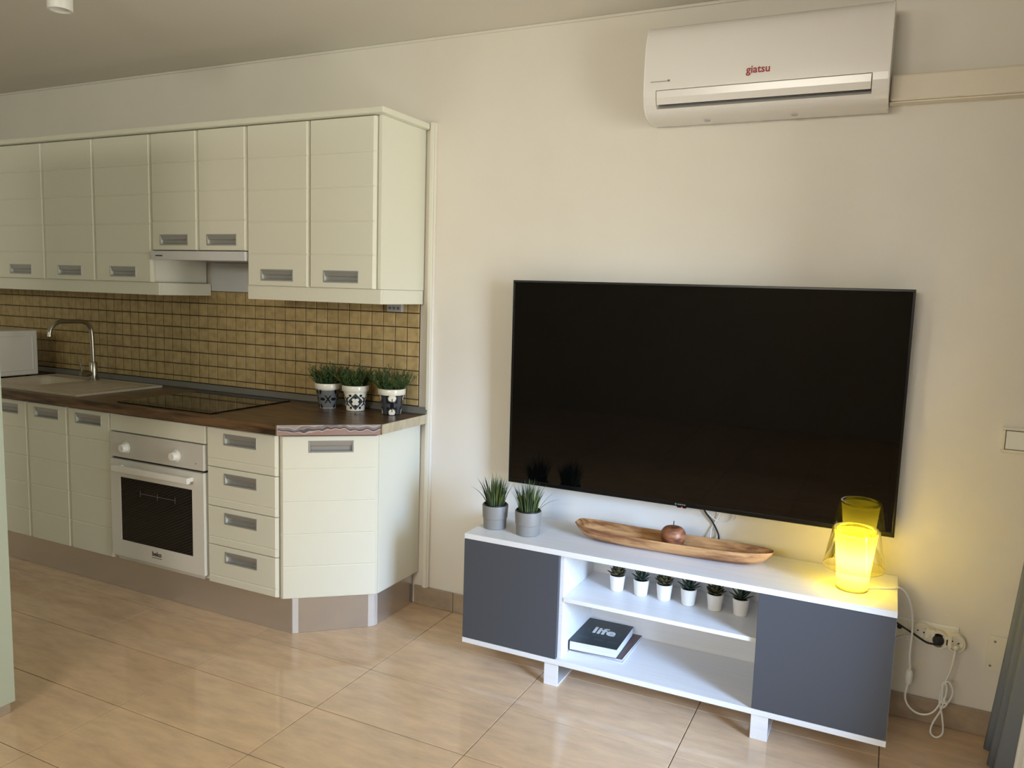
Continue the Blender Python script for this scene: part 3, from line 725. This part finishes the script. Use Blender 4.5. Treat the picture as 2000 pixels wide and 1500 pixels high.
# media unit
SX0_, SX1_, SYF, SYB = 1.786, 3.289, -.418, -.066
mu = thing('media_unit', 'white low TV bench with slate grey doors and open middle', 'TV stand', (2.54, -.24, 0))
B(SX0_, SX1_, SYF, SYB, .5045, .525).build('top', M_white, mu, bevel=.0012)
B(SX0_, SX1_, SYF, SYB, .0875, .107).build('bottom_board', M_white, mu, bevel=.0012)
for x in (SX0_, 2.178, 2.889, SX1_ - .018):
    B(x, x + .018, SYF + .019, SYB - .001, .1073, .5042).build('upright', M_white, mu, bevel=.0008)
B(2.1963, 2.8887, -.402, SYB - .008, .328, .343).build('shelf', M_white, mu, bevel=.0010)
B(SX0_ + .018, SX1_ - .018, SYB - .0075, SYB - .002, .1073, .5042).build('back_panel', M_white, mu)
B(SX0_ + .001, 2.181, SYF, SYF + .018, .109, .503).build('door', M_grey, mu, bevel=.001)
B(2.884, SX1_ - .001, SYF, SYF + .018, .109, .503).build('door', M_grey, mu, bevel=.001)
for lx in (2.135, 2.884):
    m = MB(); m.box(lx, lx + .055, SYF + .006, SYF + .012, .0006, .0872); m.box(lx, lx + .055, SYB - .030, SYB - .024, .0006, .0872)
    m.box(lx, lx + .055, SYF + .012, SYB - .030, .0006, .0066); m.box(lx, lx + .055, SYF + .012, SYB - .030, .0812, .0872)
    m.build('leg', M_white, mu, bevel=.0008)
ST = .5256

# grey pots with grass
def grass_pot(c, label, seed, stray=None):
    rnd = random.Random(seed)
    t = thing('potted_grass', label, 'plant', c, 'grey pots of artificial grass on the TV bench')
    MB().lathe([(.042, 0), (.0445, .0015), (.0465, .040), (.0490, .042), (.0515, .090), (.0505, .0925), (.0475, .0925), (.046, .078), (0, .078)], c, 44).build('pot', M_potg, t, smooth=True)
    MB().lathe([(.0455, .079), (.0475, .092), (.0470, .0965), (.0440, .0965), (.040, .088), (0, .088)], c, 36, cap=False).build('inner_pot', M_pblack, t, smooth=True)
    f = MB()
    def blade(p, an, lean, L, wd, curl):
        pts = []; n = 6; a = lean; q = Vector(p)
        for k in range(n + 1):
            pts.append(q.copy()); q = q + Vector((math.cos(an) * math.sin(a), math.sin(an) * math.sin(a), math.cos(a))) * (L / n); a += curl / n
        sd = Vector((-math.sin(an + rnd.uniform(-.6, .6)), math.cos(an), 0)).normalized()
        vs = []
        for k, q in enumerate(pts):
            ww = wd * (1 - (k / n) ** 1.6) + .0002; fwd = Vector((math.cos(an), math.sin(an), 0)) * ww * .5
            vs += [q - sd * ww, q + fwd, q + sd * ww]
        f.add(vs, [(3 * k + i, 3 * k + i + 1, 3 * k + i + 4, 3 * k + i + 3) for k in range(n) for i in (0, 1)])
    for s in range(135):
        an = rnd.uniform(0, 2 * PI); ra = math.sqrt(rnd.random())
        p = (c[0] + math.cos(an) * ra * .036, c[1] + math.sin(an) * ra * .036, c[2] + .088)
        blade(p, an, ra * .22 * rnd.uniform(.3, 1.2), rnd.uniform(.085, .135) * (1.05 - .22 * ra), rnd.uniform(.0022, .0036), ra * rnd.uniform(.1, .75))
    for an, lean, L, curl in (stray or []): blade((c[0] + math.cos(an) * .036, c[1] + math.sin(an) * .036, c[2] + .09), an, lean, L, .003, curl)
    tag(f.build('grass_blades', M_leaf1, t), kind='stuff')
grass_pot((1.850, -.288, ST), 'grey pot of artificial grass at the left end of the TV bench', 11, [(3.2, .5, .10, .9)])
grass_pot((1.999, -.300, ST), 'grey pot of artificial grass with one stray blade, nearer the television', 12, [(.35, .65, .105, .9), (.55, .5, .11, .55)])

# wooden tray
tr = MB(); NL, NS = 40, 22
cx, cy, La, Wa, Ht = 2.532, -.212, .366, .072, .050
def tray_ring(f, zf, wfac):
    out = []
    for k in range(NL * 2):
        a = 2 * PI * k / (NL * 2); ca, sa = math.cos(a), math.sin(a)
        ex_ = .42; x = math.copysign(abs(ca) ** ex_, ca) * La * f; y = math.copysign(abs(sa) ** .62, sa) * Wa * wfac * (1 - (.34 if x > 0 else .06) * abs(x / La) ** 3)
        z = zf + (.010 * abs(x / La) ** 3 if zf > .03 else 0)
        out.append((cx + x, cy + y + .004 * math.sin(3 * x / La), ST + z))
    return out
rings = [tray_ring(.72, .0, .42), tray_ring(.80, .003, .60), tray_ring(.90, .016, .84), tray_ring(.97, .032, .96), tray_ring(1.0, Ht - .003, 1.0), tray_ring(.993, Ht, .975), tray_ring(.975, Ht - .002, .90), tray_ring(.90, .030, .74), tray_ring(.80, .017, .56), tray_ring(.70, .012, .40)]
n = len(rings[0]); vs = sum(rings, []); fs = [(j * n + i, j * n + (i + 1) % n, (j + 1) * n + (i + 1) % n, (j + 1) * n + i) for j in range(len(rings) - 1) for i in range(n)]
fs += [tuple(range(n))[::-1], tuple(range((len(rings) - 1) * n, len(rings) * n))]
tag(tr.add(vs, fs).build('wooden_tray', M_tray, smooth=True), 'long narrow carved wooden tray on the TV bench', 'tray')
ap = thing('wooden_apple', 'dark carved wooden apple lying in the long tray', 'ornament', (2.545, -.218, ST + .0125))
prof = []
for k in range(25):
    a = -PI / 2 + PI * k / 24; r = .0455 * math.cos(a) * (1 + .10 * math.sin(a)); z = .046 + .0445 * math.sin(a)
    if k > 17: z -= .013 * ((k - 17) / 7) ** 2
    if k < 5: z += .005 * ((5 - k) / 5) ** 2
    prof.append((max(r, 0), z))
MB().lathe(prof, (2.545, -.218, ST + .0118), 40).build('body', M_apple, ap, smooth=True)
MB().tube([(2.545, -.218, ST + .082), (2.5445, -.218, ST + .098), (2.545, -.219, ST + .116)], lambda s: .0022 - .0006 * s, 8, 3).build('stalk', M_stalk, ap, smooth=True)

# lamp
LX, LY = 3.153, -.272
lp = thing('table_lamp', 'lit yellow glass table lamp on the right end of the TV bench', 'lamp', (LX, LY, ST))
cup = MB().lathe([(.0, .004), (.044, .004), (.0465, .006), (.0475, .012), (.0535, .075), (.0595, .135), (.0640, .178), (.0652, .186), (.064, .189)], (LX, LY, ST), 56, cap=False).build('cup', M_cup, lp, smooth=True)
MB().lathe([(.0, .0005), (.047, .0005), (.049, .004), (.048, .0065), (.0465, .006)], (LX, LY, ST), 48, cap=False).build('base_ring', mat('lamp_base_yellow', (232, 208, 40), .3), lp, smooth=True)
MB().lathe([(.0925, .072), (.0935, .0715), (.0940, .073), (.0845, .125), (.0735, .185), (.0715, .196), (.0680, .2005), (.0630, .2005), (.0595, .197), (.061, .190), (.0655, .1915)], (LX, LY, ST), 64, cap=False).build('shade', M_shade, lp, smooth=True)
bl = bpy.data.lights.new('bulb', 'POINT'); bl.energy = 2.6; bl.color = (1.0, .88, .60); bl.shadow_soft_size = .012
bo = bpy.data.objects.new('bulb', bl); COL.objects.link(bo); bo.parent = lp; bo.location = (0, 0, .108)

# lamp cord with inline switch, to the socket strip
cord = thing('lamp_cord', 'white lamp cord with inline switch running down to the power strip', 'cord', (3.33, -.15, .1))
MB().tube([(LX + .044, LY + .012, ST + .004), (3.225, -.238, ST + .0034), (3.270, -.215, ST + .0036), (3.296, -.195, ST + .002), (3.318, -.170, .500), (3.334, -.140, .452), (3.343, -.125, .40), (3.346, -.12, .345), (3.344, -.12, .285), (3.350, -.12, .225)], .0032, 8).build('flex', M_pwhite, cord, smooth=True)
MB().tube([(3.347, -.12, .178), (3.342, -.12, .13), (3.355, -.12, .098), (3.385, -.12, .080), (3.418, -.118, .086), (3.440, -.115, .112), (3.452, -.108, .150), (3.450, -.10, .188), (3.458, -.095, .196), (3.464, -.10, .17), (3.452, -.108, .105), (3.432, -.112, .055), (3.428, -.113, .020), (3.446, -.113, .008), (3.464, -.112, .030), (3.456, -.108, .09), (3.446, -.100, .130), (3.452, -.093, .175), (3.470, -.085, .235), (3.478, -.078, .285), (3.480, -.072, .305)], .0030, 8).build('flex', M_pwhite, cord, smooth=True)
MB().tube([(3.455, -.104, .20), (3.468, -.104, .205), (3.482, -.104, .175), (3.474, -.104, .140), (3.458, -.104, .112), (3.448, -.106, .125), (3.462, -.102, .15)], .0028, 8).build('loop', M_pwhite, cord, smooth=True)
B(3.447, 3.470, -.116, -.094, .131, .135).build('cable_tie', M_pwhite, cord, bevel=.001)
m = MB()
sw = [(0, 0), (.008, .002), (.0115, .010), (.0115, .040), (.008, .050), (0, .052)]
m.lathe(sw, (3.3485, -.12, .176), 18).build('switch', M_pwhite, cord, smooth=True)
MB().lathe([(.0075, 0), (.0085, .004), (.0075, .024), (.005, .026), (0, .026)], (3.481, -.048, .314), 16, axis='y').build('plug', M_pivory, cord, smooth=True)

# wall socket frame, power strip, plates
wf = thing('socket_frame', 'white multi-gang wall socket frame beside the TV bench', 'socket', (3.38, -.004, .32))
B(3.270, 3.492, -.010, -.0005, .285, .362).build('frame', M_pwhite, wf, bevel=.003)
for a, bb in ((3.278, 3.336), (3.342, 3.412), (3.416, 3.486)): B(a, bb, -.013, -.0098, .291, .356).build('insert', M_pivory, wf, bevel=.002)
MB().lathe([(.008, 0), (.008, .004), (.005, .006), (0, .006)], (3.310, -.013, .330), 16, axis='y').build('aerial_outlet', M_pblack, wf)
MB().lathe([(.022, 0), (.020, .001), (.019, -.006), (0, -.006)], (3.375, -.0131, .326), 24, axis='y', cap=False).build('socket_cup', M_sockg, wf)
ps = thing('power_strip', 'white three-way power strip plugged in beside the TV bench', 'power strip', (3.435, -.03, .31))
out = []
cs = [(3.376, .332), (3.430, .317), (3.482, .316)]
m = MB()
for (cx_, cz_) in cs: m.lathe([(.031, 0), (.031, .026), (.029, .030), (.0245, .030), (.0235, .014), (0, .014)], (cx_, -.0135, cz_), 36, axis='y')
for (a, b_) in zip(cs, cs[1:]): m.box(a[0] + .012, b_[0] - .012, -.041, -.014, min(a[1], b_[1]) - .019, max(a[1], b_[1]) + .017)
m.build('housing', M_pivory, ps, smooth=True)
for (cx_, cz_) in cs[:1] + cs[2:]:
    for s in (-1, 1): MB().lathe([(.0028, 0), (.0028, .0006), (0, .0006)], (cx_ + s * .0095, -.0276, cz_ - s * .002), 10, axis='y').build('pin_hole', M_pblack, ps)
pk = thing('black_plug', 'black plug and cable in the middle of the power strip', 'plug', (3.43, -.04, .31))
MB().lathe([(.019, 0), (.019, .010), (.0165, .020), (0, .021)], (3.430, -.0290, .317), 24, axis='y').build('plug', M_pblack, pk, smooth=True)
MB().tube([(3.425, -.046, .304), (3.395, -.052, .306), (3.355, -.050, .326), (3.315, -.046, .345), (3.288, -.042, .358), (3.262, -.04, .37)], .0034, 8).build('cable', M_pblack, pk, smooth=True)
tag(MB().tube([(3.352, -.024, .306), (3.325, -.020, .300), (3.300, -.018, .284), (3.275, -.018, .262), (3.23, -.03, .23), (3.15, -.03, .2)], .003, 8).build('white_cable', M_pwhite, smooth=True), 'white cable running from the power strip behind the TV bench', 'cable')
bp_ = thing('blank_plate', 'white blank wall plate with two screws beside the curtain', 'wall plate', (3.64, -.003, .295))
B(3.578, 3.700, -.010, -.0005, .236, .356).build('plate', M_pivory, bp_, bevel=.002)
for q in ((3.598, .338), (3.590, .252)): MB().lathe([(.004, 0), (.0035, .001), (0, .001)], (q[0], -.010, q[1]), 12, axis='y').build('screw', M_gprint, bp_)
ls = thing('light_switch', 'white rocker light switch at the right edge above the curtain', 'switch', (3.60, -.004, 1.02))
m = MB()
for q in ((3.556, 3.640, .980, .990), (3.556, 3.640, 1.054, 1.064), (3.556, 3.566, .990, 1.054), (3.630, 3.640, .990, 1.054)): m.box(q[0], q[1], -.012, -.0005, q[2], q[3])
m.build('frame', M_pivory, ls, bevel=.002)
B(3.566, 3.630, -.006, -.0005, .990, 1.054).build('backing', M_dark, ls)  # dark colour stands in for the shadow gap around the rocker
MB().xprism([(-.0055, .9920), (-.0115, .9920), (-.0150, 1.0520), (-.0055, 1.0520)], 3.5680, 3.6280).build('rocker', M_pwhite, ls, bevel=.0015)

# succulents
def leaf_mesh(L, wd, th, up):
    vs = []; n = 5
    for k in range(n + 1):
        s = k / n; ww = wd * math.sin(PI * min(s * .82 + .12, 1)) ** .8 * (1 if s < 1 else .05); x = L * s; z = up * s * s * L; tt = th * (1 - s * .85)
        vs += [(x, -ww, z + .2 * ww), (x, 0, z - tt), (x, ww, z + .2 * ww), (x, 0, z + tt * .5)]
    fs = [(4 * k + i, 4 * k + (i + 1) % 4, 4 * k + 4 + (i + 1) % 4, 4 * k + 4 + i) for k in range(n) for i in range(4)] + [(3, 2, 1, 0), (4 * n, 4 * n + 1, 4 * n + 2, 4 * n + 3)]
    me = bpy.data.meshes.new('leaf'); me.from_pydata(vs, [], fs)
    for p in me.polygons: p.use_smooth = True
    return me
leafA = leaf_mesh(.030, .0085, .0030, .25); leafA.materials.append(M_succ1)
leafB = leaf_mesh(.034, .0052, .0030, .10); leafB.materials.append(M_succ2)
def succulent(c, kind, label, seed):
    rnd = random.Random(seed)
    t = thing('potted_succulent', label, 'plant', c, 'small succulents in white pots on the bench shelf')
    MB().lathe([(.0215, 0), (.0232, .0015), (.0290, .056), (.0290, .0595), (.0272, .0600), (.026, .050), (0, .050)], c, 36).build('pot', M_potw, t, smooth=True)
    MB().lathe([(0, .0535), (.0264, .0515)], c, 20, cap=False).build('soil', M_soil, t)
    rows = ((9, .22, 1.0), (8, .55, .95), (7, .88, .85), (5, 1.2, .68)) if kind == 0 else ((8, .35, 1.0), (7, .72, .98), (6, 1.02, .9), (4, 1.3, .72))
    for ri, (n, pitch, sc) in enumerate(rows):
        for k in range(n):
            o = bpy.data.objects.new('leaf', leafA if kind == 0 else leafB); COL.objects.link(o); o.parent = t
            an = 2 * PI * k / n + ri * .4 + rnd.uniform(-.15, .15)
            o.location = (math.cos(an) * .003, math.sin(an) * .003, .058 + .0045 * ri)
            o.rotation_euler = (0, -pitch + rnd.uniform(-.1, .1), an); s = 1.26 * sc * rnd.uniform(.9, 1.08); o.scale = (s, s, s)
SH = .3436
names = [(2.344, 0, 'olive rosette succulent in white pot, leftmost of six on the bench shelf'), (2.437, 1, 'spiky blue-green succulent in white pot, second from left of six'), (2.525, 0, 'olive rosette succulent in white pot, third from left of six'),
         (2.615, 1, 'spiky blue-green succulent in white pot, fourth from left of six'), (2.710, 0, 'olive rosette succulent in white pot, fifth from left of six'), (2.800, 1, 'spiky blue-green succulent in white pot, rightmost of six on the bench shelf')]
for i, (x, k, lb) in enumerate(names): succulent((x, -.226, SH), k, lb, 30 + i)

# magazines and book
def mag(name, corners, z0, z1, cover, label):
    t = thing(name, label, 'magazine', (sum(c[0] for c in corners) / 4, sum(c[1] for c in corners) / 4, z0))
    MB().prism(corners, z0, z1 - .0008).build('pages', M_page, t)
    MB().prism(corners, z1 - .0008, z1).build('cover', cover, t)
    return t
mag('magazine', [(2.199, -.333), (2.412, -.330), (2.413, -.080), (2.200, -.083)], .1076, .1126, M_page, 'pale magazine at the bottom of the pile in the TV bench')
mag('magazine', [(2.202, -.322), (2.404, -.316), (2.410, -.078), (2.208, -.083)], .1129, .1180, M_magc, 'brown-covered magazine under the dark book in the TV bench')
bk = thing('book', 'thick dark teal book with white title on the magazines', 'book', (2.29, -.21, .1183))
bc = [(2.2005, -.334), (2.384, -.320), (2.378, -.092), (2.199, -.096)]
bi = [(2.203, -.3320), (2.3815, -.3180), (2.3755, -.094), (2.2005, -.098)]
MB().prism(bi, .1190, .1515).build('pages', M_page, bk)
MB().prism(bc, .1515, .1535).build('cover', M_bookc, bk, bevel=.0006)
MB().prism(bc, .1182, .1190).build('back_cover', M_bookc, bk)
MB().prism([(2.1988, -.3341), (2.2005, -.3340), (2.199, -.096), (2.1972, -.0960)], .1182, .1535).build('spine', M_bookc, bk)
BR = Matrix.Translation((2.290, -.205, .1537)) @ Matrix.Rotation(math.radians(3), 4, 'Z')
text_mesh('title', 'life', .078, M_print, bk, BR @ Matrix.Translation((.004, .008, 0)), bold=.0022, extrude=.0002)
def ring(rx, ry, wd, ox, oy, a0=0, a1=2 * PI, n=48):
    mm = MB(); vs = []
    for k in range(n + 1):
        a = a0 + (a1 - a0) * k / n
        for s in (0, 1): vs.append(BR @ Vector((ox + (rx + wd * s) * math.cos(a), oy + (ry + wd * s) * math.sin(a), .0002)))
    return mm.add(vs, [(2 * k, 2 * k + 1, 2 * k + 3, 2 * k + 2) for k in range(n)])
ring(.062, .034, .0022, .004, .004).build('cover_ring', M_prdim, bk)
ring(.052, .026, .0012, .004, .004, PI * 1.05, PI * 1.95).build('cover_ring', M_prdim, bk)
for (x0, x1, yy) in ((-.04, .055, .088), (-.075, -.030, -.066), (-.075, -.035, -.074), (-.016, .024, -.066), (-.016, .018, -.074), (.04, .076, -.066), (.04, .072, -.074), (-.03, .04, -.040), (.05, .066, .012), (-.066, -.052, .010)):
    vs = [BR @ Vector((x, y, .0002)) for x, y in ((x0, yy - .0014), (x1, yy - .0014), (x1, yy + .0014), (x0, yy + .0014))]
    MB().add(vs, [(0, 1, 2, 3)]).build('cover_print', M_prdim, bk)

# ================================================================== AIR CONDITIONER
ac = thing('air_conditioner', 'white wall-mounted split air conditioner above the television', 'air conditioner', (2.74, -.1, 2.08))
AX0, AX1 = 2.345, 3.138
bodyp = [(-.002, 2.400), (-.125, 2.402), (-.148, 2.398), (-.166, 2.389), (-.179, 2.375), (-.188, 2.356), (-.1945, 2.333), (-.199, 2.302), (-.202, 2.27), (-.203, 2.215), (-.200, 2.172), (-.175, 2.168), (-.150, 2.130), (-.178, 2.112), (-.168, 2.098), (-.140, 2.088), (-.09, 2.082), (-.002, 2.086)]
MB().xprism(bodyp, AX0 + .004, AX1 - .004).build('body', M_acw, ac, smooth=True)
# closed slot ends left and right of the louvre, then the louvre itself
for a, bb in ((AX0 + .004, AX0 + .046), (AX1 - .050, AX1 - .004)):
    MB().xprism([(-.2005, 2.173), (-.198, 2.15), (-.190, 2.124), (-.178, 2.1115), (-.15, 2.129), (-.174, 2.168)], a, bb).build('cheek', M_acw, ac, bevel=.001)
MB().xprism([(-.2015, 2.1695), (-.1985, 2.146), (-.190, 2.124), (-.187, 2.1245), (-.1945, 2.146), (-.1975, 2.1695)], AX0 + .048, AX1 - .052).build('louvre', M_acw, ac, bevel=.001)
MB().xprism([(-.174, 2.1675), (-.1515, 2.1315), (-.1525, 2.1305), (-.1755, 2.1665)], AX0 + .047, AX1 - .051).build('slot', M_acg, ac)
for a, bb in ((AX0, AX0 + .0045), (AX1 - .0045, AX1)):
    MB().xprism([(y * 1.008, 2.242 + (z - 2.242) * 1.008) for y, z in bodyp[:11]] + [(-.198, 2.150), (-.190, 2.124)] + [(y * 1.008, 2.242 + (z - 2.242) * 1.008) for y, z in bodyp[13:]], a, bb).build('end_cap', M_acw, ac, bevel=.0015)
for q in (2.545, 2.84): B(q, q + .018, -.100, -.085, 2.0785, 2.0835).build('clip', M_acd, ac)
text_mesh('lettering', 'giatsu', .034, M_red, ac, facing((2.738, -.2035, 2.213), (0, -1, -.02)), bold=.0006, sx=1.0)
m = MB()
for k in range(14): m.box(2.372 + k * .0042, 2.375 + k * .0042, -.2036, -.2025, 2.1995, 2.2015)
m.box(2.432, 2.440, -.2036, -.2025, 2.1985, 2.2045); m.build('small_print', M_gprint, ac)
du = thing('ac_duct', 'ivory cable trunking running right from the air conditioner', 'duct', (3.47, -.03, 2.11))
B(3.1395, XR - .001, -.058, -.0005, 2.112, 2.196).build('cover', M_duct, du, bevel=.008, seg=3)
B(3.1395, XR - .001, -.050, -.0005, 2.1065, 2.1115).build('base_channel', M_duct, du, bevel=.001)

# ceiling spotlight
cl = thing('ceiling_spotlight', 'white cylindrical surface spotlight on the ceiling', 'ceiling light', (.445, -1.065, 2.40))
MB().lathe([(.034, 0), (.040, .0), (.0415, .003), (.0415, .118), (.040, .1195), (0, .1195)], (.445, -1.065, 2.40), 40, cap=False).build('housing', M_pwhite, cl, smooth=True)
MB().lathe([(0, .014), (.022, .012), (.034, .0005)], (.445, -1.065, 2.40), 36, cap=False).build('reflector', M_pwhite, cl, smooth=True)

# curtains at the right edge
def curtain(name, y0, y1, xb, xt, amp, waves, m, label, z1=2.40, ph=0.0):
    t = thing(name, label, 'curtain', ((xb + xt) / 2, (y0 + y1) / 2, .012))
    NU, NV = 72, 26; vs = []
    for j in range(NV + 1):
        z = .012 + (z1 - .012) * j / NV; k = (1 - min(z / 1.1, 1.0)) ** 1.3; xc = xt + (xb - xt) * k
        for i in range(NU + 1):
            s = i / NU; y = y0 + (y1 - y0) * s
            vs.append((xc + amp * math.sin(2 * PI * waves * s + ph) * (1 - .25 * j / NV), y + .006 * math.sin(4 * PI * waves * s), z))
    fs = [(j * (NU + 1) + i, j * (NU + 1) + i + 1, (j + 1) * (NU + 1) + i + 1, (j + 1) * (NU + 1) + i) for j in range(NV) for i in range(NU)]
    o = MB().add(vs, fs).build('fabric', m, t, smooth=True); q = o.modifiers.new('thick', 'SOLIDIFY'); q.thickness = .003
    return t
curtain('grey_curtain', -.36, -.10, 3.610, 3.690, .026, 2.5, M_curt, 'grey fabric curtain hanging at the right edge of the back wall', ph=2.2)
curtain('white_curtain', -.70, -.44, 3.628, 3.684, .026, 3, M_sheer, 'white fabric curtain in front of the grey curtain at lower right', ph=2.2)
